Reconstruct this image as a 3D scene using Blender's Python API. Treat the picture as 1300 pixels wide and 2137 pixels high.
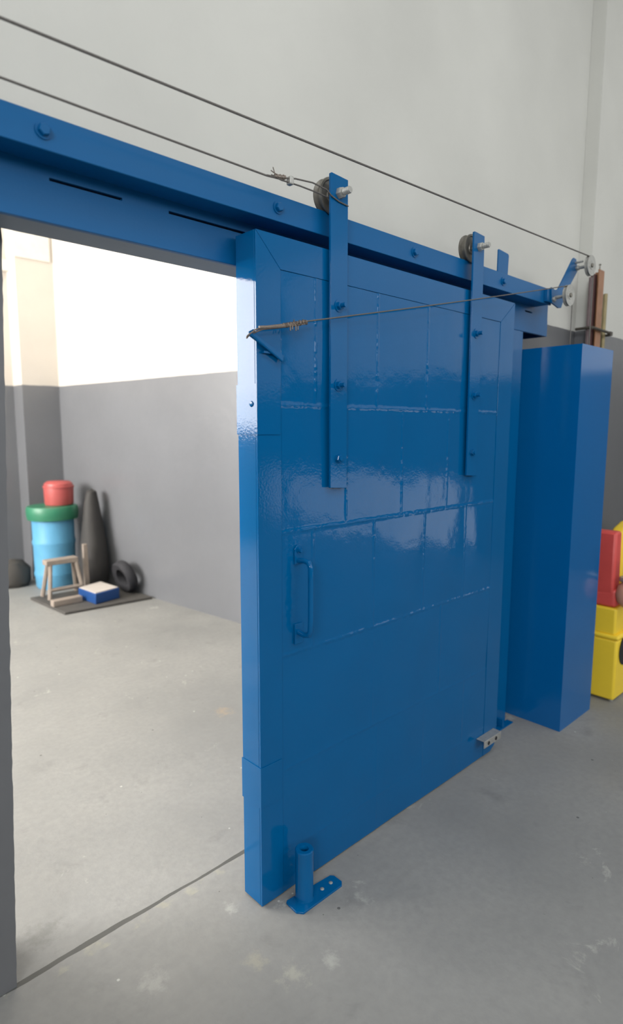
import bpy, bmesh, math, random
import numpy as np
from mathutils import Vector, Matrix, noise

random.seed(7)
scn = bpy.context.scene
for o in list(bpy.data.objects):
    bpy.data.objects.remove(o)
COL = scn.collection

# ------------------------------------------------------------------ camera
cam_data = bpy.data.cameras.new('camera')
cam = bpy.data.objects.new('camera', cam_data)
COL.objects.link(cam)
scn.camera = cam
cam_data.sensor_fit = 'VERTICAL'
cam_data.sensor_height = 36.0
cam_data.lens = 36.0 * 1268.56 / 2137.0
cam_data.clip_start = 0.05
cam_data.dof.use_dof = True
cam_data.dof.focus_distance = 1.95
cam_data.dof.aperture_fstop = 1.9
right = Vector((0.725537, -0.688181, 0.001526))
up = Vector((0.091226, 0.098376, 0.990959))
fwd = Vector((0.682110, 0.718838, -0.134155))
m = Matrix((right, up, -fwd)).transposed().to_4x4()
m.translation = Vector((0, 0, 1.5))
cam.matrix_world = m

# ------------------------------------------------------------------ world, lights, exposure
world = bpy.data.worlds.new('world')
scn.world = world
world.use_nodes = True
world.node_tree.nodes['Background'].inputs[0].default_value = (0.75, 0.85, 1.0, 1)
world.node_tree.nodes['Background'].inputs[1].default_value = 0.3
scn.view_settings.view_transform = 'Standard'
scn.view_settings.look = 'None'
scn.view_settings.gamma = 1
scn.view_settings.use_curve_mapping = False
scn.view_settings.exposure = -0.06


def area(name, loc, size, energy, direction, color=(1, 1, 1)):
    l = bpy.data.lights.new(name, 'AREA')
    l.shape = 'RECTANGLE'
    l.size, l.size_y = size
    l.energy = energy
    l.color = color
    o = bpy.data.objects.new(name, l)
    COL.objects.link(o)
    o.location = loc
    o.rotation_euler = Vector(direction).to_track_quat('-Z', 'Y').to_euler()
    return o


# daylight through the skylights and rear windows of the front hall
area('skylight_front_near', (0.6, -1.1, 5.1), (3.4, 1.4), 60, (0, 0, -1), (0.98, 0.99, 1.0))
area('skylight_front_far', (3.8, -2.6, 5.1), (2.4, 1.4), 46, (0, 0, -1), (0.98, 0.99, 1.0))
area('window_light_rear', (3.2, -5.9, 3.2), (4.4, 1.4), 88, (0, 1, 0), (0.98, 0.99, 1.0))
area('fill_light_left', (-3.9, -2.2, 3.2), (3.0, 1.6), 290, (1, 0.15, 0), (0.98, 0.99, 1.0))  # added fill lamp, no window here; evens out the left-facing sides
# added low lamp at the right-hand wall, mirrored as glare in the glossy door
area('low_glare_light', (6.45, -3.3, 0.48), (3.6, 0.8), 17, (-1, 0, 0), (1.0, 0.99, 0.97))
# added lamp high on the right-hand wall, brightens the upper door's reflection
area('reflection_light_right', (6.45, -2.3, 3.05), (7.2, 1.9), 23, (-1, 0, 0), (0.98, 0.99, 1.0))
# daylight in the bright room behind the opening
area('window_light_back', (-2.4, 6.5, 2.65), (2.6, 2.3), 280, (0, -1, 0), (1.0, 0.99, 0.97))
area('window_light_far_left', (-3.9, 4.9, 2.6), (3.0, 2.2), 610, (1, 0, 0), (1.0, 0.965, 0.92))
area('skylight_back', (0.2, 4.2, 4.9), (3.0, 2.6), 55, (0.1, 0, -1), (1.0, 0.98, 0.94))


# ------------------------------------------------------------------ materials
def newmat(name):
    m_ = bpy.data.materials.new(name)
    m_.use_nodes = True
    nt = m_.node_tree
    b = nt.nodes['Principled BSDF']
    return m_, nt, b


def N(nt, t, **kw):
    n = nt.nodes.new(t)
    for k, v in kw.items():
        setattr(n, k, v)
    return n


def plain(name, col, rough=0.5, metal=0.0, noise_amt=0.12, scale=12.0, bump=0.0, bscale=60.0, coat=0.0):
    m_, nt, b = newmat(name)
    L = nt.links
    tc = N(nt, 'ShaderNodeTexCoord')
    nz = N(nt, 'ShaderNodeTexNoise')
    nz.inputs['Scale'].default_value = scale
    nz.inputs['Detail'].default_value = 5
    L.new(tc.outputs['Object'], nz.inputs['Vector'])
    mx = N(nt, 'ShaderNodeMix', data_type='RGBA')
    mx.inputs[6].default_value = tuple(c * (1 - noise_amt) for c in col) + (1,)
    mx.inputs[7].default_value = tuple(min(1, c * (1 + noise_amt)) for c in col) + (1,)
    L.new(nz.outputs['Fac'], mx.inputs[0])
    L.new(mx.outputs[2], b.inputs['Base Color'])
    b.inputs['Roughness'].default_value = rough
    b.inputs['Metallic'].default_value = metal
    b.inputs['Coat Weight'].default_value = coat
    b.inputs['Coat Roughness'].default_value = 0.08
    if bump:
        n2 = N(nt, 'ShaderNodeTexNoise')
        n2.inputs['Scale'].default_value = bscale
        n2.inputs['Detail'].default_value = 3
        L.new(tc.outputs['Object'], n2.inputs['Vector'])
        bp = N(nt, 'ShaderNodeBump')
        bp.inputs['Strength'].default_value = bump
        bp.inputs['Distance'].default_value = 0.002
        L.new(n2.outputs['Fac'], bp.inputs['Height'])
        L.new(bp.outputs['Normal'], b.inputs['Normal'])
    return m_


BLUE = (0.0005, 0.102, 0.288)
M_blue = plain('blue_gloss_paint', BLUE, 0.06, 0, 0.06, 5, 0.10, 140, 0.0)
M_blue2 = plain('blue_satin_paint', BLUE, 0.36, 0, 0.06, 5, 0.10, 160, 0.0)
M_bluebox = plain('blue_box_paint', (0.001, 0.115, 0.35), 0.12, 0, 0.05, 3, 0.06, 90, 0.0)
for m_ in (M_blue, M_blue2, M_bluebox):
    m_.node_tree.nodes['Principled BSDF'].inputs['Specular IOR Level'].default_value = 0.25
M_bluebox.node_tree.nodes['Principled BSDF'].inputs['Specular IOR Level'].default_value = 0.45
M_galv = plain('galvanised_steel', (0.42, 0.42, 0.40), 0.5, 0.55, 0.35, 60, 0.3, 120)
M_dullsteel = plain('dull_greasy_steel', (0.20, 0.19, 0.165), 0.45, 0.6, 0.4, 50, 0.3, 120)
M_cable = plain('steel_cable', (0.16, 0.15, 0.14), 0.55, 0.5, 0.4, 300, 0.5, 500)
M_wire = plain('rusty_tie_wire', (0.23, 0.19, 0.16), 0.6, 0.5, 0.4, 200)
M_black = plain('dark_hollow', (0.015, 0.015, 0.018), 0.8)
M_greysoffit = plain('grey_painted_soffit', (0.21, 0.25, 0.30), 0.6, 0, 0.12, 6, 0.2, 40)


def wall_mat(name, upper, lower, split, rough_low=0.45, warm=0.0):
    m_, nt, b = newmat(name)
    L = nt.links
    geo = N(nt, 'ShaderNodeNewGeometry')
    sep = N(nt, 'ShaderNodeSeparateXYZ')
    L.new(geo.outputs['Position'], sep.inputs[0])
    nz = N(nt, 'ShaderNodeTexNoise')
    nz.inputs['Scale'].default_value = 9
    nz.inputs['Detail'].default_value = 3
    L.new(geo.outputs['Position'], nz.inputs['Vector'])
    ma = N(nt, 'ShaderNodeMath', operation='MULTIPLY_ADD')
    ma.inputs[1].default_value = 0.008
    L.new(nz.outputs['Fac'], ma.inputs[0])
    L.new(sep.outputs['Z'], ma.inputs[2])
    gt = N(nt, 'ShaderNodeMath', operation='GREATER_THAN')
    gt.inputs[1].default_value = split + 0.004
    L.new(ma.outputs[0], gt.inputs[0])
    # soft large stains
    n2 = N(nt, 'ShaderNodeTexNoise')
    n2.inputs['Scale'].default_value = 1.6
    n2.inputs['Detail'].default_value = 6
    L.new(geo.outputs['Position'], n2.inputs['Vector'])
    cr = N(nt, 'ShaderNodeMapRange')
    cr.inputs['From Min'].default_value = 0.3
    cr.inputs['From Max'].default_value = 0.7
    cr.inputs['To Min'].default_value = 0.93
    cr.inputs['To Max'].default_value = 1.04
    L.new(n2.outputs['Fac'], cr.inputs['Value'])
    mx = N(nt, 'ShaderNodeMix', data_type='RGBA')
    mx.inputs[6].default_value = lower + (1,)
    mx.inputs[7].default_value = upper + (1,)
    L.new(gt.outputs[0], mx.inputs[0])
    mul = N(nt, 'ShaderNodeVectorMath', operation='SCALE')
    L.new(mx.outputs[2], mul.inputs[0])
    L.new(cr.outputs[0], mul.inputs['Scale'])
    # little scuffs and pock marks
    vo = N(nt, 'ShaderNodeTexVoronoi')
    vo.inputs['Scale'].default_value = 2.3
    L.new(geo.outputs['Position'], vo.inputs['Vector'])
    lt = N(nt, 'ShaderNodeMath', operation='LESS_THAN')
    lt.inputs[1].default_value = 0.018
    L.new(vo.outputs['Distance'], lt.inputs[0])
    mx2 = N(nt, 'ShaderNodeMix', data_type='RGBA')
    sc = N(nt, 'ShaderNodeMath', operation='MULTIPLY')
    sc.inputs[1].default_value = 0.35
    L.new(lt.outputs[0], sc.inputs[0])
    L.new(sc.outputs[0], mx2.inputs[0])
    L.new(mul.outputs[0], mx2.inputs[6])
    mx2.inputs[7].default_value = (0.25, 0.23, 0.19, 1)
    L.new(mx2.outputs[2], b.inputs['Base Color'])
    rr = N(nt, 'ShaderNodeMapRange')
    rr.inputs['To Min'].default_value = rough_low
    rr.inputs['To Max'].default_value = 0.85
    L.new(gt.outputs[0], rr.inputs['Value'])
    L.new(rr.outputs[0], b.inputs['Roughness'])
    n3 = N(nt, 'ShaderNodeTexNoise')
    n3.inputs['Scale'].default_value = 14
    n3.inputs['Detail'].default_value = 6
    L.new(geo.outputs['Position'], n3.inputs['Vector'])
    bp = N(nt, 'ShaderNodeBump')
    bp.inputs['Strength'].default_value = 0.25
    bp.inputs['Distance'].default_value = 0.006
    L.new(n3.outputs['Fac'], bp.inputs['Height'])
    L.new(bp.outputs['Normal'], b.inputs['Normal'])
    return m_


M_wall = wall_mat('two_tone_wall_paint', (0.60, 0.60, 0.565), (0.142, 0.146, 0.155), 2.075)
M_wallback = wall_mat('two_tone_wall_paint_back_room', (0.62, 0.575, 0.52), (0.158, 0.163, 0.176), 1.93, 0.3)
M_ceil = plain('ceiling_paint', (0.6, 0.6, 0.57), 0.9)


STAINS = [(1.343, 1.177, 0.030, (0.50, 0.50, 0.46), 0.7), (1.111, 1.088, 0.028, (0.50, 0.50, 0.46), 0.6), (1.00, 1.118, 0.040, (0.46, 0.45, 0.38), 0.6),
          (0.951, 1.228, 0.03, (0.45, 0.42, 0.32), 0.5), (1.783, 2.567, 0.05, (0.50, 0.34, 0.19), 0.5), (0.704, 1.368, 0.04, (0.46, 0.46, 0.43), 0.5),
          (1.01, 1.436, 0.025, (0.5, 0.5, 0.47), 0.6), (0.544, 1.738, 0.06, (0.12, 0.12, 0.11), 0.5)]


def floor_mat():
    m_, nt, b = newmat('worn_concrete')
    L = nt.links
    geo = N(nt, 'ShaderNodeNewGeometry')
    pos = geo.outputs['Position']

    def nz(scale, detail, rough=0.55, dist=0.0):
        n = N(nt, 'ShaderNodeTexNoise')
        n.inputs['Scale'].default_value = scale
        n.inputs['Detail'].default_value = detail
        n.inputs['Roughness'].default_value = rough
        n.inputs['Distortion'].default_value = dist
        L.new(pos, n.inputs['Vector'])
        return n.outputs['Fac']

    def ramp(fac, a, c, lo, hi):
        r = N(nt, 'ShaderNodeMapRange')
        r.inputs['From Min'].default_value = a
        r.inputs['From Max'].default_value = c
        r.inputs['To Min'].default_value = lo
        r.inputs['To Max'].default_value = hi
        L.new(fac, r.inputs['Value'])
        return r.outputs[0]

    def mix(fac, a, c):
        x = N(nt, 'ShaderNodeMix', data_type='RGBA')
        if isinstance(fac, float):
            x.inputs[0].default_value = fac
        else:
            L.new(fac, x.inputs[0])
        for i, v in ((6, a), (7, c)):
            if isinstance(v, tuple):
                x.inputs[i].default_value = v + (1,)
            else:
                L.new(v, x.inputs[i])
        return x.outputs[2]

    def math_(op, a, c=None):
        x = N(nt, 'ShaderNodeMath', operation=op)
        for i, v in ((0, a), (1, c)):
            if v is None:
                continue
            if isinstance(v, (int, float)):
                x.inputs[i].default_value = v
            else:
                L.new(v, x.inputs[i])
        return x.outputs[0]

    base = mix(ramp(nz(1.4, 6), 0.3, 0.7, 0, 1), (0.235, 0.235, 0.228), (0.315, 0.312, 0.298))
    base = mix(ramp(nz(38, 4), 0.35, 0.7, 0, 0.35), base, (0.20, 0.20, 0.195))
    base = mix(ramp(nz(5.5, 6, 0.65, 0.4), 0.60, 0.75, 0, 0.55), base, (0.17, 0.17, 0.165))
    # pale plaster splashes
    base = mix(ramp(nz(4.2, 8, 0.7, 0.8), 0.635, 0.69, 0, 0.5), base, (0.50, 0.49, 0.45))
    # paint specks: light and dark
    for sc, th, col in ((9.0, 0.045, (0.55, 0.55, 0.52)), (7.0, 0.04, (0.06, 0.06, 0.06)), (13.0, 0.03, (0.09, 0.085, 0.08))):
        vo = N(nt, 'ShaderNodeTexVoronoi')
        vo.inputs['Scale'].default_value = sc
        mp = N(nt, 'ShaderNodeMapping')
        mp.inputs['Location'].default_value = (sc * 0.37, sc * 0.11, 0)
        L.new(pos, mp.inputs['Vector'])
        L.new(mp.outputs[0], vo.inputs['Vector'])
        f = math_('LESS_THAN', vo.outputs['Distance'], th)
        gate = math_('GREATER_THAN', nz(1.9 + sc * 0.1, 2), 0.5)
        f = math_('MULTIPLY', math_('MULTIPLY', f, gate), 0.75)
        base = mix(f, base, col)
    # single splashes and stains
    for px, py, r, col, k in STAINS:
        dv = N(nt, 'ShaderNodeVectorMath', operation='DISTANCE')
        dv.inputs[1].default_value = (px, py, 0)
        L.new(pos, dv.inputs[0])
        dd = math_('ADD', dv.outputs['Value'], ramp(nz(26, 6, 0.7), 0.3, 0.7, -r, r))
        base = mix(ramp(dd, r * 0.1, r * 1.1, k * 0.7, 0), base, col)
    # dirty expansion joint running along the wall line
    sep = N(nt, 'ShaderNodeSeparateXYZ')
    L.new(pos, sep.inputs[0])
    wob = ramp(nz(7, 3), 0, 1, -0.007, 0.007)
    d = math_('ABSOLUTE', math_('ADD', math_('SUBTRACT', sep.outputs['Y'], 1.614), wob))
    wid = ramp(nz(2.5, 2), 0.3, 0.7, 0.004, 0.012)
    j = math_('LESS_THAN', d, wid)
    base = mix(math_('MULTIPLY', j, 0.8), base, (0.05, 0.05, 0.045))
    # yellowish crumbs beside the joint
    d2 = math_('ABSOLUTE', math_('SUBTRACT', sep.outputs['Y'], 1.585))
    c = math_('MULTIPLY', math_('LESS_THAN', d2, 0.02), ramp(nz(16, 5), 0.54, 0.66, 0, 0.28))
    base = mix(c, base, (0.46, 0.43, 0.30))
    L.new(base, b.inputs['Base Color'])
    L.new(ramp(nz(3, 4), 0.3, 0.7, 0.5, 0.75), b.inputs['Roughness'])
    bp = N(nt, 'ShaderNodeBump')
    bp.inputs['Strength'].default_value = 0.35
    bp.inputs['Distance'].default_value = 0.004
    L.new(nz(22, 8, 0.6), bp.inputs['Height'])
    L.new(bp.outputs['Normal'], b.inputs['Normal'])
    return m_


M_floor = floor_mat()


# ------------------------------------------------------------------ mesh helpers
class MB:
    def __init__(self):
        self.v = []
        self.f = []

    def add(self, vs, fs):
        n = len(self.v)
        self.v += [tuple(p) for p in vs]
        self.f += [tuple(i + n for i in f) for f in fs]
        return self

    def box(self, a, b):
        x0, y0, z0 = a
        x1, y1, z1 = b
        return self.add([(x0, y0, z0), (x1, y0, z0), (x1, y1, z0), (x0, y1, z0), (x0, y0, z1), (x1, y0, z1), (x1, y1, z1), (x0, y1, z1)],
                        [(0, 3, 2, 1), (4, 5, 6, 7), (0, 1, 5, 4), (1, 2, 6, 5), (2, 3, 7, 6), (3, 0, 4, 7)])

    def prism(self, poly, axis, a, b):
        """closed outline extruded along an axis; poly in the two other coordinates"""
        def P(p, t):
            return {0: (t, p[0], p[1]), 1: (p[0], t, p[1]), 2: (p[0], p[1], t)}[axis]
        n = len(poly)
        vs = [P(p, a) for p in poly] + [P(p, b) for p in poly]
        fs = [tuple(range(n))[::-1], tuple(range(n, 2 * n))]
        fs += [(i, (i + 1) % n, n + (i + 1) % n, n + i) for i in range(n)]
        return self.add(vs, fs)

    def tube(self, pts, r, seg=10, cap=True, radii=None):
        pts = [Vector(p) for p in pts]
        n = len(pts)
        vs = []
        prev = None
        for i, p in enumerate(pts):
            t = (pts[min(i + 1, n - 1)] - pts[max(i - 1, 0)]).normalized()
            if prev is None:
                a = Vector((0, 0, 1)) if abs(t.z) < 0.9 else Vector((1, 0, 0))
                u = t.cross(a).normalized()
            else:
                u = (prev - t * prev.dot(t)).normalized()
            prev = u
            w = t.cross(u)
            rr = radii[i] if radii else r
            for k in range(seg):
                an = 2 * math.pi * k / seg
                vs.append(p + (u * math.cos(an) + w * math.sin(an)) * rr)
        fs = []
        for i in range(n - 1):
            for k in range(seg):
                k2 = (k + 1) % seg
                fs.append((i * seg + k, i * seg + k2, (i + 1) * seg + k2, (i + 1) * seg + k))
        if cap:
            fs.append(tuple(range(seg))[::-1])
            fs.append(tuple(range((n - 1) * seg, n * seg)))
        return self.add(vs, fs)

    def lathe(self, prof, origin, axis, seg=32):
        """profile of (radius, height) revolved round a line; closed caps where radius is 0"""
        ax = Vector(axis).normalized()
        a = Vector((0, 0, 1)) if abs(ax.z) < 0.9 else Vector((1, 0, 0))
        u = ax.cross(a).normalized()
        w = ax.cross(u)
        o = Vector(origin)
        vs = []
        for r, h in prof:
            for k in range(seg):
                an = 2 * math.pi * k / seg
                vs.append(o + ax * h + (u * math.cos(an) + w * math.sin(an)) * max(r, 1e-5))
        fs = []
        for i in range(len(prof) - 1):
            for k in range(seg):
                k2 = (k + 1) % seg
                fs.append((i * seg + k, i * seg + k2, (i + 1) * seg + k2, (i + 1) * seg + k))
        return self.add(vs, fs)

    def build(self, name, mat, parent=None, bevel=0.0, smooth=None, seg=2):
        me = bpy.data.meshes.new(name)
        me.from_pydata(self.v, [], self.f)
        bm = bmesh.new()
        bm.from_mesh(me)
        bmesh.ops.recalc_face_normals(bm, faces=bm.faces)
        bm.to_mesh(me)
        bm.free()
        me.materials.append(mat)
        o = bpy.data.objects.new(name, me)
        COL.objects.link(o)
        if parent is not None:
            o.parent = parent
            o.matrix_parent_inverse = Matrix.Translation(-parent.location)
        if bevel:
            md = o.modifiers.new('bevel', 'BEVEL')
            md.width = bevel
            md.segments = seg
            md.limit_method = 'ANGLE'
            md.angle_limit = math.radians(40)
        if smooth or (smooth is None and bevel):
            me.shade_smooth()
            if hasattr(me, 'set_sharp_from_angle'):
                me.set_sharp_from_angle(angle=math.radians(38))
        return o


def empty(name, loc, label, cat, group=None):
    o = bpy.data.objects.new(name, None)
    COL.objects.link(o)
    o.location = loc
    o.empty_display_size = 0.05
    return tag(o, label, cat, group)


def tag(o, label, cat, group=None):
    o['label'] = label
    o['category'] = cat
    if group:
        o['group'] = group
    return o


def struct(o):
    o['kind'] = 'structure'
    return o


def hexnut(mb, c, axis, r, h):
    c = Vector(c)
    ax = Vector(axis).normalized()
    a = Vector((0, 0, 1)) if abs(ax.z) < 0.9 else Vector((1, 0, 0))
    u = ax.cross(a).normalized()
    w = ax.cross(u)
    vs = []
    for t, k_ in ((0, 1), (h * 0.8, 1), (h, 0.85)):
        for k in range(6):
            an = math.pi * k / 3 + 0.3
            vs.append(c + ax * t + (u * math.cos(an) + w * math.sin(an)) * r * k_)
    fs = [(0, 1, 2, 3, 4, 5), (12, 13, 14, 15, 16, 17)]
    for i in (0, 1):
        for k in range(6):
            fs.append((i * 6 + k, i * 6 + (k + 1) % 6, (i + 1) * 6 + (k + 1) % 6, (i + 1) * 6 + k))
    mb.add(vs, fs)
    return mb


def bolt(name, c, mat, parent, r=0.011, washer=0.017, stud=0.008, sl=0.022, axis=(0, -1, 0)):
    """washer, hex nut and a protruding threaded stud, standing on a face at c"""
    ax = Vector(axis)
    c = Vector(c)
    mb = MB()
    mb.lathe([(0, 0), (washer, 0), (washer, 0.003), (0, 0.003)], c, axis, 20)
    hexnut(mb, c + ax * 0.003, axis, r, 0.010)
    if sl:
        mb.tube([c + ax * 0.01, c + ax * sl], stud, 10)
    return mb.build(name, mat, parent, smooth=True)


# ------------------------------------------------------------------ structure
FX0, FX1, FY0, FY1, CZ = -4.0, 6.5, -6.0, 1.61, 5.2
WT = 0.20            # thickness of the wall with the opening
OT = 2.06            # top of the opening in the wall
BW = FY1 + WT        # back face of that wall
struct(MB().add([(-4.2, -6.2, 0), (6.7, -6.2, 0), (6.7, 7.2, 0), (-4.2, 7.2, 0), (-4.2, -6.2, -.2), (6.7, -6.2, -.2), (6.7, 7.2, -.2), (-4.2, 7.2, -.2)],
                [(0, 1, 2, 3), (7, 6, 5, 4), (0, 4, 5, 1), (1, 5, 6, 2), (2, 6, 7, 3), (3, 7, 4, 0)]).build('floor', M_floor))

# wall with the opening: the left cheek has a rough, slightly leaning edge
wb = MB()
n = 90
edge = []
for i in range(n + 1):
    z = OT * i / n
    x = 0.428 + (0.512 - 0.428) * z / 1.974 + 0.0022 * noise.noise(Vector((0, 0, z * 24))) + 0.0016 * noise.noise(Vector((3, 0, z * 70)))
    edge.append((x, z))
wb.prism([(FX0, 0)] + edge + [(FX0, OT)], 1, FY1, BW)
wb.box((2.45, FY1, 0), (FX1, BW, OT))
wb.box((FX0, FY1, OT), (FX1, BW, CZ))
struct(wb.build('wall_front', M_wall))
struct(MB().box((3.66, 1.535, 0), (4.5, FY1 - 0.0005, CZ)).build('trim_1', M_wall))          # pilaster behind the box
struct(MB().box((FX0 - 0.2, FY0 - 0.2, 0), (FX0, BW, CZ)).build('wall_left', M_wall))
struct(MB().box((FX1, FY0 - 0.2, 0), (FX1 + 0.2, BW, CZ)).build('wall_right', M_wall))
struct(MB().box((FX0, FY0 - 0.2, 0), (FX1, FY0, CZ)).build('wall_rear', M_wall))
struct(MB().box((FX0 - 0.2, FY0 - 0.2, CZ), (FX1 + 0.2, 7.2, CZ + 0.2)).build('ceiling', M_ceil))


# back room: slanting side wall, far wall, pilaster, ledge
def sx(y):
    return 2.755 - 0.115 * (y - 3.7)


struct(MB().prism([(sx(BW), BW), (sx(6.8), 6.8), (sx(6.8) + 0.3, 6.8), (sx(BW) + 0.5, BW)], 2, 0, CZ).build('wall_side', M_wallback))
struct(MB().box((-4.0, 6.55, 0), (sx(6.55) - 0.001, 6.8, CZ)).build('wall_back', M_wallback))
struct(MB().box((-4.2, BW, 0), (-4.0, 6.8, CZ)).build('wall_far_left', M_wallback))
struct(MB().box((2.10, 6.3, 0), (sx(6.3) - 0.001, 6.549, CZ)).build('trim_2', M_wallback))
led = MB()
led.box((0.9, 6.47, 3.02), (2.098, 6.549, 3.12))
led.box((2.098, 6.285, 3.12), (sx(6.3) - 0.03, 6.3, 3.6))
struct(led.build('trim_3', plain('ledge_paint', (0.74, 0.71, 0.65), 0.8)))

# ------------------------------------------------------------------ steel door frame: lintel, post, soffit
DF = 1.47
fr = empty('sliding_door_frame', (2.6, 1.53, 0), 'blue painted steel lintel and jamb post framing the opening behind the sliding door', 'door frame')
slots = [(-0.14, 0.30), (0.576, 0.752), (0.881, 1.135), (1.9, 2.1), (2.79, 2.86)]
lt = MB()
lt.box((-1.2, DF, 1.965), (3.02, DF + 0.012, 2.057))
lt.box((-1.2, DF, 2.064), (3.02, DF + 0.012, 2.150))
xs = [-1.2] + [v for s in slots for v in s] + [3.02]
for i in range(0, len(xs), 2):
    lt.box((xs[i], DF, 2.057), (xs[i + 1], DF + 0.012, 2.064))
lt.box((3.008, DF + 0.012, 1.965), (3.02, 1.6095, 2.150))
lt.build('lintel', M_blue2, fr)
MB().box((-1.2, DF - 0.0015, 1.966), (3.019, DF, 2.040)).build('lintel_cover_strip', M_blue2, fr)
sf = MB().box((-1.2, DF + 0.0125, 1.966), (2.40, 1.585, 1.976)).build('soffit', M_greysoffit, fr)
sf['label'] = 'grey painted underside of the lintel'
MB().box((-1.2, DF + 0.03, 1.99), (3.0, 1.609, 2.145)).build('lintel_core', M_black, fr)
MB().box((2.42, DF, 0.0), (2.782, 1.609, 1.965)).build('jamb_post', M_blue, fr, bevel=0.002)
MB().box((2.66, 1.435, 0.0), (2.80, DF, 0.006)).box((2.70, 1.44, .006), (2.708, DF, .05)).build('floor_plate', M_blue, fr, bevel=0.001)

# ------------------------------------------------------------------ rail with its bolts and spacers
RY0, RY1, RZ0, RZ1 = 1.385, 1.394, 2.085, 2.156
rail = empty('door_rail', (1.2, 1.39, 2.12), 'blue flat steel rail bolted across the wall above the sliding door', 'rail')
MB().box((-1.2, RY0, RZ0), (2.875, RY1, RZ1)).build('rail_bar', M_blue2, rail, bevel=0.0015)
for x in (-0.725, -0.095, 0.535, 1.182, 1.814, 2.429):
    bolt('rail_bolt', (x, RY0, 2.122), M_blue2, rail, 0.0125, 0.0175, 0.008, 0)
MB().box((-1.2, RY1, 2.089), (2.875, DF - 0.0018, 2.096)).build('rail_web', M_blue2, rail)
st = [(2.398, 2.15), (2.398, 2.247), (2.402, 2.2495), (2.478, 2.244), (2.484, 2.237), (2.480, 2.15)]
MB().prism(st, 1, RY1, RY1 + 0.006).build('stop_tab', M_blue2, rail, bevel=0.001)

# ------------------------------------------------------------------ pulley bracket, pulleys
BKY = 1.362
br = empty('pulley_bracket', (2.9, BKY, 2.12), 'slanted blue steel arm on the right end of the rail holding two pulleys', 'bracket')
MB().prism([(2.825, 2.157), (2.862, 2.150), (2.893, 2.158), (3.030, 2.318), (3.042, 2.327), (3.068, 2.325), (3.076, 2.312), (3.090, 2.272),
            (3.004, 2.182), (2.958, 2.120), (2.934, 2.078), (2.905, 2.074), (2.835, 2.088)][::-1], 1, BKY, BKY + 0.007).build('arm_plate', M_blue2, br, bevel=0.001)
MB().box((2.80, BKY + 0.007, 2.092), (2.872, RY0, 2.150)).build('packing_plate', M_blue2, br, bevel=0.001)
hexnut(MB(), (2.845, BKY, 2.105), (0, -1, 0), 0.012, 0.011).build('bolt', M_galv, br)
for x, z in ((3.076, 2.284), (2.862, 2.115)):
    MB().tube([(x, BKY, z), (x, 1.285, z)], 0.0075, 14).build('axle', M_galv, br, smooth=True)['label'] = 'bare zinc axle bolt'
hexnut(MB(), (3.076, BKY, 2.284), (0, -1, 0), 0.013, 0.012).build('axle_nut', M_galv, br)
MB().tube([(3.06, BKY, 2.306), (3.062, 1.325, 2.308)], 0.005, 10).build('keeper_pin', M_galv, br)


def pulley(c, label):
    mb = MB()
    R = 0.047
    prof = [(0.0085, -0.009), (0.018, -0.009), (0.019, -0.007), (R - 0.006, -0.007), (R, -0.0085), (R, -0.0055), (R - 0.007, -0.001), (R - 0.007, 0.001),
            (R, 0.0055), (R, 0.0085), (R - 0.006, 0.007), (0.019, 0.007), (0.018, 0.009), (0.0085, 0.009), (0.0085, -0.009)]
    mb.lathe(prof, c, (0, 1, 0), 40)
    o = mb.build('cable_pulley', M_galv, None, smooth=True)
    tag(o, label, 'pulley', 'grey pulleys on the slanted arm')
    h = hexnut(MB(), (c[0], c[1] - 0.009, c[2]), (0, -1, 0), 0.011, 0.006).build('hub_nut', M_dullsteel, o)
    return o


PY = 1.297
pulley((3.076, PY, 2.284), 'upper grey metal pulley at the top of the slanted blue arm')
pulley((2.862, PY, 2.115), 'lower grey metal pulley at the foot of the slanted blue arm')

# ------------------------------------------------------------------ sliding door
DX0, DX1, DY0, DY1, DZ0, DZ1 = 1.083, 2.500, 1.364, 1.455, 0.006, 2.040
door = empty('sliding_door', (1.79, 1.41, 0), 'large glossy blue steel-sheeted sliding fire door hanging open from its rail', 'door')
core = MB()
ch = 0.05
core.prism([(DX0, DZ0), (DX1 - ch, DZ0), (DX1 - 0.015, DZ0 + 0.02), (DX1, DZ0 + ch), (DX1, DZ1), (DX0, DZ1)], 1, DY0 + 0.008, DY1)
core.build('door_core', M_blue, door, bevel=0.0015)
PX0, PX1, PZ1 = 1.172, 2.388, 1.949
g = 0.0007
fy0, fy1 = DY0, DY0 + 0.0079
MB().prism([(DX0, DZ0), (PX0, DZ0), (PX0, PZ1 - g), (DX0, DZ1 - 2 * g)], 1, fy0, fy1).build('stile', M_blue, door, bevel=0.0008)
MB().prism([(PX0 + g, PZ1), (PX1 - g, PZ1), (DX1 - g, DZ1), (DX0 + g, DZ1)], 1, fy0, fy1).build('top_rail', M_blue, door, bevel=0.0008)
MB().prism([(PX1, DZ0), (DX1 - ch, DZ0), (DX1 - 0.015, DZ0 + 0.02), (DX1, DZ0 + ch), (DX1, DZ1 - 2 * g), (PX1, PZ1 - g)], 1, fy0, fy1 - 0.0002).build('stile', M_blue, door, bevel=0.0008)

# the sheeted infill: seamed panels with the small dents and swells of hand-folded sheet
rs = np.random.RandomState(11)


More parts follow.
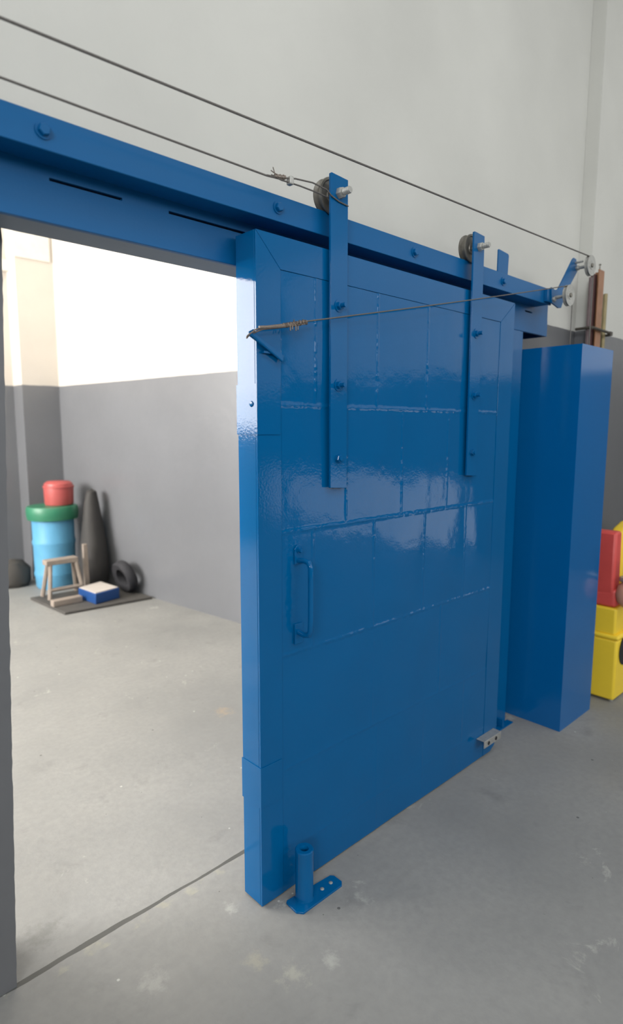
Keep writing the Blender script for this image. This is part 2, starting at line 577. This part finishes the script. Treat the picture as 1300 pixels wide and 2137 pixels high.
def vnoise(X, Z, cell, seed):
    r = np.random.RandomState(seed)
    G = r.rand(80, 80)
    x, z = X / cell + 3, Z / cell + 3
    xi, zi = np.floor(x).astype(int), np.floor(z).astype(int)
    fx, fz = x - xi, z - zi
    fx, fz = fx ** 3 * (fx * (fx * 6 - 15) + 10), fz ** 3 * (fz * (fz * 6 - 15) + 10)
    xi %= 79
    zi %= 79
    return (G[xi, zi] * (1 - fx) * (1 - fz) + G[xi + 1, zi] * fx * (1 - fz) + G[xi, zi + 1] * (1 - fx) * fz + G[xi + 1, zi + 1] * fx * fz) * 2 - 1


step = 0.0036
NX, NZ = int((PX1 - PX0) / step), int((PZ1 - DZ0) / step)
X, Z = np.meshgrid(np.linspace(PX0 + 0.001, PX1 - 0.001, NX), np.linspace(DZ0, PZ1 - 0.001, NZ), indexing='ij')
rows = [DZ0, 0.143, 0.43, 0.805, 1.193, 1.572, PZ1]
cols = [[1.33, 1.63, 1.915, 2.2], [1.33, 1.63, 1.915, 2.2], [1.60, 2.02], [1.302, 1.597, 1.89, 2.172], [1.452, 1.746, 2.03], [1.312, 1.60, 1.880, 2.165]]
Hh = np.zeros_like(X)
seam = np.zeros_like(X)
lump = 0.65 + 0.35 * vnoise(X, Z, 0.02, 5) + 0.3 * vnoise(X, Z, 0.008, 6)
for i in range(6):
    z0, z1 = rows[i], rows[i + 1]
    cs = [PX0] + cols[i] + [PX1]
    for j in range(len(cs) - 1):
        x0, x1 = cs[j], cs[j + 1]
        mk = (X >= x0) & (X < x1) & (Z >= z0) & (Z <= z1)
        u = np.clip((X - x0) / (x1 - x0), 0, 1)
        v = np.clip((Z - z0) / (z1 - z0), 0, 1)
        A = rs.uniform(0.0006, 0.0030) if i > 1 else rs.uniform(0.0003, 0.0010)
        tx, tz = rs.uniform(-0.0008, 0.0008), rs.uniform(-0.0006, 0.0006)
        if i == 3:
            A = rs.uniform(0.002, 0.0055)
        hh = A * np.sin(np.pi * u) ** 0.8 * np.sin(np.pi * v) ** 0.8 + tx * (u - 0.5) + tz * (v - 0.5)
        Hh[mk] = hh[mk]
        w = 1.0 if i > 1 else 0.45
        if j > 0:
            amp = w * (0.5 + 0.5 * (rs.rand() > 0.25))
            sm = amp * np.exp(-((X - x0) / 0.0045) ** 2) * (Z > z0) * (Z < z1)
            seam = np.maximum(seam, sm)
    if i > 0:
        am = [0, 0.35, 0.6, 1.0, 1.2, 1.0][i]
        tilt = 0.004 * vnoise(X, Z * 0, 0.2, 40 + i)
        seam = np.maximum(seam, am * np.exp(-((Z - z0 + tilt * 0) / 0.0055) ** 2))
Hh += 0.0016 * vnoise(X, Z * 0.6, 0.22, 1) + 0.0007 * vnoise(X, Z * 0.5, 0.075, 2) + 0.00010 * vnoise(X, Z, 0.02, 3)
Hh += 0.0024 * seam * lump
# a shallow weld-splashed zone round the handle
zone = np.exp(-((X - 1.20) / 0.035) ** 4) * np.exp(-((Z - 1.02) / 0.15) ** 4)
Hh += zone * 0.00035 * vnoise(X, Z, 0.007, 9)
Yv = DY0 + 0.0022 - Hh
vs = np.stack([X, Yv, Z], -1).reshape(-1, 3)
idx = np.arange(NX * NZ).reshape(NX, NZ)
q = np.stack([idx[:-1, :-1], idx[1:, :-1], idx[1:, 1:], idx[:-1, 1:]], -1).reshape(-1, 4)
me = bpy.data.meshes.new('sheet_panel')
me.vertices.add(len(vs))
me.vertices.foreach_set('co', vs.astype(np.float32).ravel())
me.loops.add(q.size)
me.loops.foreach_set('vertex_index', q.astype(np.int32).ravel())
me.polygons.add(len(q))
me.polygons.foreach_set('loop_start', (np.arange(len(q)) * 4).astype(np.int32))
me.update(calc_edges=True)
me.validate()
me.shade_smooth()
me.materials.append(M_blue)
sp = bpy.data.objects.new('sheet_panel', me)
COL.objects.link(sp)
sp.parent = door
sp.matrix_parent_inverse = Matrix.Translation(-door.location)
sp['label'] = 'seamed blue sheet infill of the door'

# folded cover sheets round the leading edge, with a screw
for z0, z1 in ((1.486, 1.628), (0.342, 0.474)):
    e = MB()
    e.box((DX0 - 0.0025, DY0 - 0.0025, z0), (DX0, DY1 + 0.002, z1))
    e.box((DX0, DY0 - 0.0025, z0), (1.166, DY0, z1))
    es = e.build('edge_sheet', M_blue, door)
    if z0 > 1:
        MB().lathe([(0, 0.004), (0.007, 0.003), (0.009, 0), (0, 0)], (DX0 - 0.0025, 1.386, 1.572), (-1, 0, 0), 14).build('screw', M_blue, es, smooth=True)

# pull handle
hd = MB()
hx = 1.236
hd.prism([(hx - 0.017, 1.09), (hx - 0.017, 1.128)] + [(hx + 0.017 * math.cos(a), 1.133 + 0.017 * math.sin(a)) for a in [math.pi - k * math.pi / 10 for k in range(11)]] + [(hx + 0.017, 1.09)], 1, DY0 - 0.006, DY0 - 0.0005)
hd.box((hx - 0.017, DY0 - 0.006, 0.835), (hx + 0.017, DY0 - 0.0005, 0.90))
hp = hd.build('handle', M_blue, door, bevel=0.001)
MB().tube([(hx, DY0 - 0.004, 1.100), (hx + 0.001, 1.335, 1.104), (hx + 0.002, 1.316, 1.100), (hx + 0.003, 1.309, 1.085), (hx + 0.003, 1.308, 1.05), (hx + 0.003, 1.308, 0.92), (hx + 0.002, 1.309, 0.885),
           (hx + 0.002, 1.316, 0.872), (hx, 1.335, 0.868), (hx, DY0 - 0.004, 0.872)], 0.0088, 14).build('grip', M_blue, hp, smooth=True)
bolt('bolt', (hx, DY0 - 0.006, 1.133), M_blue, hp, 0.007, 0.010, 0.004, 0)

# galvanised roller bracket at the lower right corner
gb = MB()
gb.box((2.325, 1.322, 0.082), (2.470, 1.326, 0.112))
gb.box((2.325, 1.322, 0.112), (2.470, 1.3635, 0.115))
go = gb.build('roller_bracket', M_galv, door, bevel=0.0008)
go['label'] = 'bare galvanised angle bracket'
for x in (2.362, 2.425):
    MB().lathe([(0, 0.001), (0.009, 0.001), (0.009, -0.001), (0, -0.001)], (x, 1.3215, 0.097), (0, 1, 0), 16).build('bolt_hole', M_black, go)

# cable hook plate on the door face
MB().prism([(1.046, 1.764), (1.050, 1.751), (1.168, 1.694), (1.171, 1.709), (1.078, 1.756), (1.062, 1.772)][::-1], 1, 1.3495, 1.3525).build('hook_plate', M_blue, door, bevel=0.0006)
MB().tube([(1.046, 1.347, 1.758), (1.166, 1.352, 1.695)], 0.0035, 8).box((1.10, 1.3525, 1.712), (1.165, 1.3635, 1.718)).build('hook_rib', M_blue, door)


# ------------------------------------------------------------------ hanger straps and wheels
def hanger(x0, label, wlabel):
    x1 = x0 + 0.075
    xc = (x0 + x1) / 2
    t = empty('hanger_strap', (xc, 1.351, 1.32), label, 'hanger', 'straps hanging the door from the rail')
    lean = 0.006
    MB().prism([(x0 + lean, 1.318), (x1 + lean, 1.313), (x1, 2.249), (x0 + 0.004, 2.253), (x0, 2.250)][::-1], 1, 1.3455, 1.3535).build('strap', M_blue, t, bevel=0.0012)
    for z, nut in ((1.877, True), (1.638, True), (1.410, False)):
        b = bolt('bolt', (xc - 0.002 + lean * 0.5, 1.3455, z), M_blue, t, 0.013, 0.019 if nut else 0.014, 0.0075, 0.030 if nut else 0.017)
        MB().tube([(xc - 0.002, 1.3535, z), (xc - 0.002, 1.3636, z)], 0.012, 12).build('spacer', M_blue, b, smooth=True)
    a = MB()
    zc = 2.2015
    xa = xc
    a.tube([(xa, 1.30, zc), (xa, 1.425, zc)], 0.0085, 14)
    hexnut(a, (xa, 1.3455, zc), (0, -1, 0), 0.0165, 0.016)
    hexnut(a, (xa, 1.418, zc), (0, 1, 0), 0.0165, 0.012)
    for k in range(5):
        a.lathe([(0.0085, 0), (0.0105, 0.002), (0.0085, 0.004)], (xa, 1.302 + k * 0.005, zc), (0, 1, 0), 14)
    ao = a.build('axle_bolt', M_galv, t, smooth=True)
    ao['label'] = 'bare grey axle bolt with nut'
    R = 0.0535
    w = MB()
    yc = 1.389
    pr = [(0.009, -0.015), (0.020, -0.015), (0.022, -0.011), (R - 0.010, -0.011), (R - 0.007, -0.0155), (R, -0.0155), (R + 0.001, -0.011), (R - 0.0085, -0.006),
          (R - 0.0085, 0.006), (R + 0.001, 0.011), (R, 0.0155), (R - 0.007, 0.0155), (R - 0.010, 0.011), (0.022, 0.011), (0.020, 0.015), (0.009, 0.015), (0.009, -0.015)]
    w.lathe(pr, (xa, yc, zc), (0, 1, 0), 44)
    wo = w.build('rail_wheel', M_dullsteel, t, smooth=True)
    wo['label'] = wlabel
    return t


hanger(1.353, 'tall blue steel hanger strap with grooved wheel, left one nearest the opening', 'greasy grooved steel wheel')
hanger(2.132, 'tall blue steel hanger strap with grooved wheel, right one beside the short stop tab', 'greasy grooved steel wheel')


# ------------------------------------------------------------------ cables
def sag(a, b, s, n=24):
    a, b = Vector(a), Vector(b)
    return [a.lerp(b, i / n) - Vector((0, 0, s * 4 * (i / n) * (1 - i / n))) for i in range(n + 1)]


def arc(c, r, a0, a1, n=10):
    return [Vector((c[0] + r * math.cos(math.radians(a0 + (a1 - a0) * i / n)), c[1], c[2] + r * math.sin(math.radians(a0 + (a1 - a0) * i / n)))) for i in range(n + 1)]


rr = 0.0425
pts = sag((-4.0, PY, 2.150), (3.072, PY, 2.3255), 0.004, 40) + arc((3.076, PY, 2.284), rr, 88, 0) + [Vector((3.1185, PY, 2.2)), Vector((3.119, PY, 1.2))]
tag(MB().tube(pts, 0.0030, 8).build('steel_cable', M_cable, None, smooth=True),
    'upper steel cable crossing the wall to the top pulley and dropping into the blue box', 'cable')

c2 = empty('tied_steel_cable', (1.16, 1.335, 2.178), 'lower steel cable knotted to the left hanger strap above the rail', 'cable')
MB().tube(sag((-4.0, 1.335, 2.185), (1.10, 1.335, 2.171), 0.004, 24) + [Vector((1.14, 1.335, 2.1745)), Vector((1.165, 1.335, 2.180))], 0.0026, 8).build('cable_strand', M_cable, c2, smooth=True)
lp = MB()
lp.tube([(1.10, 1.334, 2.172), (1.15, 1.334, 2.178), (1.20, 1.332, 2.189), (1.27, 1.336, 2.198), (1.33, 1.340, 2.196), (1.352, 1.3425, 2.186), (1.385, 1.3425, 2.177), (1.42, 1.3425, 2.174), (1.431, 1.348, 2.176), (1.428, 1.358, 2.18), (1.395, 1.3565, 2.186),
         (1.352, 1.3565, 2.184), (1.30, 1.344, 2.180), (1.22, 1.337, 2.177), (1.15, 1.334, 2.173), (1.115, 1.333, 2.176)], 0.0022, 7)
lp.build('loop', M_cable, c2, smooth=True)
kn = MB()
for k in range(7):
    xk = 1.128 + k * 0.006
    zk = 2.177 + k * 0.0010
    kn.lathe([(0.0035, -0.002), (0.0056 + 0.0012 * (k % 2), 0), (0.0035, 0.002)], (xk, 1.334, zk), (1, 0, 0.2), 10)
kn.tube([(1.128, 1.333, 2.18), (1.118, 1.33, 2.196)], 0.0014, 6)
kn.tube([(1.135, 1.331, 2.18), (1.112, 1.331, 2.186)], 0.0014, 6)
kn.build('knot', M_wire, c2, smooth=True)
MB().box((1.176, 1.325, 2.168), (1.190, 1.343, 2.190)).build('clamp', M_galv, c2, bevel=0.003)['label'] = 'small pale metal cable clamp'

c3 = empty('tied_steel_cable', (1.15, 1.33, 1.79), 'thin steel cable tied at the door edge and running across to the lower pulley', 'cable')
pt = sag((1.215, 1.333, 1.806), (2.850, PY, 2.1565), 0.004, 30) + arc((2.862, PY, 2.115), rr, 85, 0) + [Vector((2.9045, PY, 2.05)), Vector((2.905, PY, 1.2))]
MB().tube(pt, 0.0022, 8).build('cable_strand', M_cable, c3, smooth=True)
lp = MB()
lp.tube([(1.24, 1.332, 1.811), (1.15, 1.334, 1.792), (1.083, 1.338, 1.779), (1.060, 1.342, 1.768), (1.045, 1.345, 1.757), (1.040, 1.350, 1.751), (1.043, 1.356, 1.747), (1.050, 1.358, 1.753),
         (1.062, 1.350, 1.762), (1.083, 1.338, 1.772), (1.15, 1.334, 1.784), (1.21, 1.332, 1.797), (1.245, 1.332, 1.806)], 0.0022, 7)
lp.tube([(1.072, 1.338, 1.776), (1.10, 1.333, 1.779), (1.16, 1.333, 1.789), (1.20, 1.333, 1.797)], 0.0048, 8)
lp.build('loop', M_wire, c3, smooth=True)
kn = MB()
for k in range(16):
    f = k / 15
    xk = 1.155 + f * 0.09
    zk = 1.790 + f * 0.021
    rad = 0.0058 + 0.0028 * math.sin(k * 2.1) ** 2
    kn.lathe([(0.003, -0.003), (rad, 0), (0.003, 0.003)], (xk, 1.333 + 0.002 * math.sin(k * 3), zk + 0.0015 * math.cos(k * 2)), (1, 0, 0.25 + 0.3 * math.sin(k)), 9)
for xk, dz in ((1.178, -0.020), (1.186, -0.016), (1.199, -0.018), (1.207, -0.015), (1.192, 0.012)):
    kn.tube([(xk, 1.330, 1.797), (xk - 0.003, 1.326, 1.797 + dz)], 0.0018, 6)
kn.build('knot', M_wire, c3, smooth=True)

# ------------------------------------------------------------------ floor roller post
po = empty('floor_guide_post', (1.209, 1.312, 0), 'short blue pipe post on a bolted base plate in front of the door foot', 'post')
c = Vector((1.208, 1.304, 0))
pl = [(1.150, 1.326), (1.147, 1.275), (1.162, 1.257), (1.333, 1.256), (1.345, 1.268), (1.345, 1.304), (1.336, 1.314), (1.20, 1.327), (1.158, 1.331)]
MB().prism(pl, 2, 0.0, 0.007).build('base_plate', M_blue, po, bevel=0.001)
ro = 0.029
pp = MB().lathe([(ro + 0.003, 0.006), (ro, 0.012), (ro, 0.158), (ro + 0.0008, 0.1585), (ro + 0.0008, 0.174), (ro - 0.002, 0.177), (0.0145, 0.177), (0.0125, 0.172), (0.0125, 0.02), (0, 0.02)], c, (0, 0, 1), 40)
pp.build('pipe', M_blue, po, smooth=True)
MB().lathe([(0.0124, 0.0), (0.0124, 0.003), (0, 0.003)], c + Vector((0, 0, 0.15)), (0, 0, 1), 20).build('bore', M_black, po)
for x, y in ((1.273, 1.288), (1.313, 1.288)):
    MB().lathe([(0, 0.0035), (0.004, 0.003), (0.0065, 0.0015), (0.007, 0), (0, 0)], (x, y, 0.007), (0, 0, 1), 14).build('anchor_bolt', M_galv, po, smooth=True)['label'] = 'bare metal anchor bolt head'

# ------------------------------------------------------------------ counterweight box
BX0, BX1, BY0, BY1, BZ = 2.880, 3.246, 1.227, 1.606, 1.895
bx = MB()
t = 0.003
bx.box((BX0, BY0, 0), (BX1, BY0 + t, BZ))
bx.box((BX0, BY1 - t, 0), (BX1, BY1, BZ))
bx.box((BX0, BY0 + t, 0), (BX0 + t, BY1 - t, BZ))
bx.box((BX1 - t, BY0 + t, 0), (BX1, BY1 - t, BZ))
tag(bx.build('counterweight_box', M_bluebox), 'tall open-topped blue sheet metal box standing on the floor right of the door', 'box')

# ------------------------------------------------------------------ steel bars standing against the pilaster
M_bar1 = plain('mauve_rust_steel', (0.16, 0.12, 0.125), 0.6, 0.2, 0.3, 25)
M_bar2 = plain('maroon_rust_steel', (0.12, 0.060, 0.058), 0.6, 0.2, 0.3, 25)
M_bar3 = plain('copper_brown_steel', (0.30, 0.145, 0.075), 0.5, 0.3, 0.35, 18)
M_bar4 = plain('olive_brass_steel', (0.30, 0.25, 0.13), 0.5, 0.3, 0.3, 25)
tag(MB().box((3.580, 1.500, 0), (3.610, 1.512, 2.350)).build('steel_bar', M_bar1, None, bevel=0.001), 'narrow mauve-brown bar, leftmost and thinnest of those standing behind the blue box', 'bar', 'metal bars against the pilaster')
tag(MB().box((3.622, 1.500, 0), (3.662, 1.520, 2.375)).build('steel_bar', M_bar2, None, bevel=0.001), 'dark maroon bar between the mauve bar and the wide copper-brown one', 'bar', 'metal bars against the pilaster')
ab = MB().prism([(3.638, 1.480), (3.712, 1.480), (3.712, 1.530), (3.706, 1.530), (3.706, 1.486), (3.638, 1.486)], 2, 0, 2.400)
a_ = tag(ab.build('angle_bar', M_bar3, None, bevel=0.001), 'wide copper-brown angle bar, tallest of those behind the blue box', 'bar', 'metal bars against the pilaster')
MB().tube([(3.650, 1.483, 2.400), (3.650, 1.483, 2.422)], 0.004, 8).lathe([(0, -.006), (.008, 0), (0, .006)], (3.650, 1.483, 2.425), (0, 0, 1), 10).build('hook', M_dullsteel, a_)
tag(MB().tube([(3.842, 1.518, 0), (3.842, 1.518, 2.300)], 0.012, 12).build('metal_rod', M_bar4, None, smooth=True), 'thin olive-brass rod, rightmost and shortest of those behind the blue box', 'rod', 'metal bars against the pilaster')
cl = MB()
cl.tube([(3.555, 1.56, 2.070), (3.555, 1.47, 2.070), (3.57, 1.465, 2.070), (3.78, 1.465, 2.066), (3.872, 1.49, 2.064), (3.872, 1.533, 2.064)], 0.008, 8)
cl.box((3.80, 1.460, 2.052), (3.835, 1.474, 2.074))
tag(cl.build('wall_clamp', plain('dark_iron', (0.07, 0.062, 0.05), 0.6, 0.3), None), 'dark iron clamp rod holding the upright bars to the wall', 'clamp')

# ------------------------------------------------------------------ moulded plastic ride at the right edge
M_yel = plain('yellow_plastic', (0.92, 0.66, 0.045), 0.42, 0, 0.06, 6)
M_red = plain('red_vinyl', (0.70, 0.09, 0.08), 0.45, 0, 0.1, 14, 0.3, 18)
M_pink = plain('pink_plastic', (0.60, 0.30, 0.22), 0.45, 0, 0.08, 10)
rd = empty('ride_on_seat', (3.7, 1.3, 0), 'yellow moulded plastic ride-on with a red seat standing right of the blue box', 'ride')
MB().prism([(3.41, 1.167), (4.15, 1.167), (4.15, 1.46), (3.41, 1.46)], 2, 0.012, 0.358).build('base', M_yel, rd, bevel=0.014, seg=4)
MB().prism([(3.404, 1.160), (4.156, 1.160), (4.156, 1.465), (3.404, 1.465)], 2, 0.358, 0.384).prism([(3.418, 1.185), (4.15, 1.185), (4.15, 1.46), (3.418, 1.46)], 2, 0.38, 0.532).build('body', M_yel, rd, bevel=0.012, seg=4)
cu = MB().prism([(1.195, 0.533), (1.455, 0.533), (1.455, 0.585), (1.36, 0.605), (1.195, 0.640)], 0, 3.425, 3.80)
cu.build('seat', M_red, rd, bevel=0.02, seg=4)
MB().prism([(3.440, 0.56), (3.418, 0.64), (3.412, 0.940), (3.424, 0.955), (3.490, 0.955), (3.512, 0.60), (3.505, 0.545)], 1, 1.208, 1.45).build('backrest', M_red, rd, bevel=0.016, seg=4)
MB().prism([(3.520, 0.535), (3.500, 0.93), (3.52, 0.962), (3.62, 0.99), (4.03, 1.00), (4.10, 0.96), (4.12, 0.535)], 1, 1.205, 1.275).build('seat_shell', M_yel, rd, bevel=0.02, seg=4)
MB().lathe([(0, 0), (0.085, 0), (0.09, 0.003), (0, 0.003)], (3.533, 1.166, 0.285), (0, -1, 0), 30).build('wheel_opening', M_black, rd)
kb = MB().lathe([(0, -0.075), (0.03, -0.070), (0.058, -0.04), (0.066, 0), (0.055, 0.045), (0.03, 0.07), (0, 0.075)], (3.462, 1.145, 0.615), (0, 0, 1), 28).build('knob', M_pink, rd, smooth=True)
kb['label'] = 'rounded pink grip'
cb = MB().lathe([(0, -0.012), (0.046, -0.012), (0.052, -0.004), (0.052, 0.005), (0.046, 0.013), (0, 0.013)], (3.462, 1.145, 0.697), (0, 0, 1), 24).build('collar', M_galv, rd, smooth=True)
MB().tube([(3.464, 1.145, 0.70), (3.470, 1.145, 0.80)], 0.022, 12).build('stem', plain('dark_brown_rubber', (0.06, 0.04, 0.035), 0.6), rd, smooth=True)
for x, y in ((3.44, 1.19), (4.10, 1.19), (3.44, 1.43), (4.10, 1.43)):
    MB().lathe([(0, 0), (0.013, 0), (0.013, 0.012), (0, 0.012)], (x, y, 0.0), (0, 0, 1), 14).build('foot', M_galv, rd)

# ------------------------------------------------------------------ far corner of the back room
M_drum = plain('light_blue_plastic', (0.11, 0.34, 0.54), 0.4)
M_lid = plain('green_plastic', (0.03, 0.18, 0.10), 0.4)
M_redb = plain('red_plastic', (0.42, 0.085, 0.08), 0.4)
M_wood = plain('grey_weathered_wood', (0.30, 0.25, 0.21), 0.8, 0, 0.3, 14)
M_rubber = plain('black_rubber', (0.025, 0.025, 0.03), 0.8)
M_mat = plain('dark_rubber_mat', (0.075, 0.07, 0.065), 0.9, 0, 0.3, 20)
dr = empty('plastic_drum', (2.16, 5.86, 0), 'light blue plastic drum with green rim standing in the far corner', 'drum')
dc = (2.16, 5.86, 0)
MB().lathe([(0, 0), (0.165, 0), (0.178, 0.02), (0.182, 0.10), (0.190, 0.13), (0.190, 0.15), (0.184, 0.17), (0.187, 0.40), (0.194, 0.43), (0.194, 0.45), (0.188, 0.47), (0.190, 0.69), (0.0, 0.70)], dc, (0, 0, 1), 40).build('drum_body', M_drum, dr, smooth=True)
MB().lathe([(0.196, 0.655), (0.225, 0.66), (0.232, 0.70), (0.232, 0.76), (0.222, 0.782), (0.0, 0.79)], dc, (0, 0, 1), 40).build('drum_lid', M_lid, dr, smooth=True)['label'] = 'green lid with deep rim'
bk = empty('red_bucket', (2.225, 5.85, 0.79), 'small red plastic tub standing on the green lid of the drum', 'bucket')
MB().lathe([(0, 0), (0.125, 0), (0.130, 0.015), (0.134, 0.16), (0.128, 0.20), (0.10, 0.222), (0.0, 0.226)], (2.225, 5.85, 0.79), (0, 0, 1), 32).build('tub', M_redb, bk, smooth=True)
MB().lathe([(0.134, 0.160), (0.140, 0.163), (0.140, 0.178), (0.133, 0.182)], (2.225, 5.85, 0.79), (0, 0, 1), 32).build('rim', M_redb, bk, smooth=True)

mt = MB().prism([(1.80, 5.52), (1.845, 4.86), (2.60, 4.80), (2.53, 5.46)], 2, 0.0, 0.022)
tag(mt.build('rubber_mat', M_mat, None, bevel=0.004), 'dark flat mat lying on the floor against the far side wall', 'mat')

tr = empty('blue_tray', (2.23, 5.08, 0.022), 'shallow dark blue tray with a whitish filling lying on the dark mat', 'tray')
P4 = [(2.10, 5.20), (2.125, 4.90), (2.37, 4.96), (2.345, 5.28)]
MB().prism(P4, 2, 0.022, 0.115).build('tray_body', plain('dark_blue_plastic', (0.01, 0.06, 0.22), 0.45), tr, bevel=0.006)
Pc = (2.235, 5.085)
MB().prism([(Pc[0] + (x - Pc[0]) * 0.93, Pc[1] + (y - Pc[1]) * 0.93) for x, y in P4], 2, 0.115, 0.121).build('filling', plain('chalky_white', (0.55, 0.50, 0.46), 0.9), tr)['label'] = 'whitish flat filling'

tl = empty('wooden_trestle', (2.02, 5.33, 0.022), 'small grey weathered wooden trestle standing before the blue drum', 'trestle')
MB().box((1.87, 5.28, 0.33), (2.15, 5.38, 0.375)).build('beam', M_wood, tl, bevel=0.006)
for sx_ in (-1, 1):
    for sy in (-1, 1):
        xx = 2.02 + sx_ * 0.11
        MB().tube([(xx, 5.33 + sy * 0.03, 0.35), (xx + sx_ * 0.04, 5.33 + sy * 0.085, 0.040)], 0.018, 6).build('leg', M_wood, tl)
MB().tube([(1.88, 5.255, 0.12), (2.15, 5.255, 0.12)], 0.018, 6).build('stretcher', M_wood, tl)
wd = MB().box((1.83, 5.06, 0.022), (2.08, 5.13, 0.075)).build('wood_block', M_wood, None, bevel=0.006)
tag(wd, 'brownish wooden block lying on the front left corner of the mat', 'wood')
pk = MB().prism([(2.222, 0.023), (2.27, 0.023), (2.262, 0.47), (2.222, 0.47)], 1, 5.34, 5.37)
tag(pk.build('grey_plank', M_wood, None, bevel=0.004), 'short greyish plank propped upright behind the blue tray', 'plank')
sk = MB()
sk.lathe([(0, 0.0), (0.10, 0.0), (0.130, 0.06), (0.135, 0.22), (0.115, 0.42), (0.090, 0.62), (0.065, 0.80), (0.045, 0.90), (0.0, 0.93)], (2.385, 5.50, 0.023), (0.02, 0.03, 1), 20)
for i, v in enumerate(sk.v):
    d_ = noise.noise(Vector(v) * 7) * 0.04
    sk.v[i] = (v[0] + d_ * 0.6, v[1] + d_, v[2])
tag(sk.build('black_sack', plain('black_bag', (0.035, 0.033, 0.032), 0.7), None, smooth=True), 'tall slumped black sack leaning in the corner beside the blue drum', 'sack')
ty = MB()
prof = [(0.085 + 0.0, -0.035), (0.135, -0.045), (0.150, -0.03), (0.155, 0), (0.150, 0.03), (0.135, 0.045), (0.085, 0.035), (0.078, 0), (0.085, -0.035)]
ty.lathe(prof, (2.495, 5.10, 0.172), (1, 0.05, 0.32), 30)
tag(ty.build('small_tyre', M_rubber, None, smooth=True), 'small black tyre leaning against the side wall behind the blue tray', 'tyre')
ds = MB().lathe([(0, 0), (0.13, 0), (0.16, 0.04), (0.15, 0.16), (0.10, 0.24), (0, 0.26)], (1.86, 6.15, 0), (0, 0, 1), 18)
for i, v in enumerate(ds.v):
    d_ = noise.noise(Vector(v) * 8) * 0.03
    ds.v[i] = (v[0] + d_, v[1] + d_ * 0.5, max(0, v[2] + d_ * 0.4))
tag(ds.build('dark_sack', plain('dark_canvas', (0.06, 0.055, 0.05), 0.9), None, smooth=True), 'low dark bundle on the floor left of the blue drum', 'bundle')
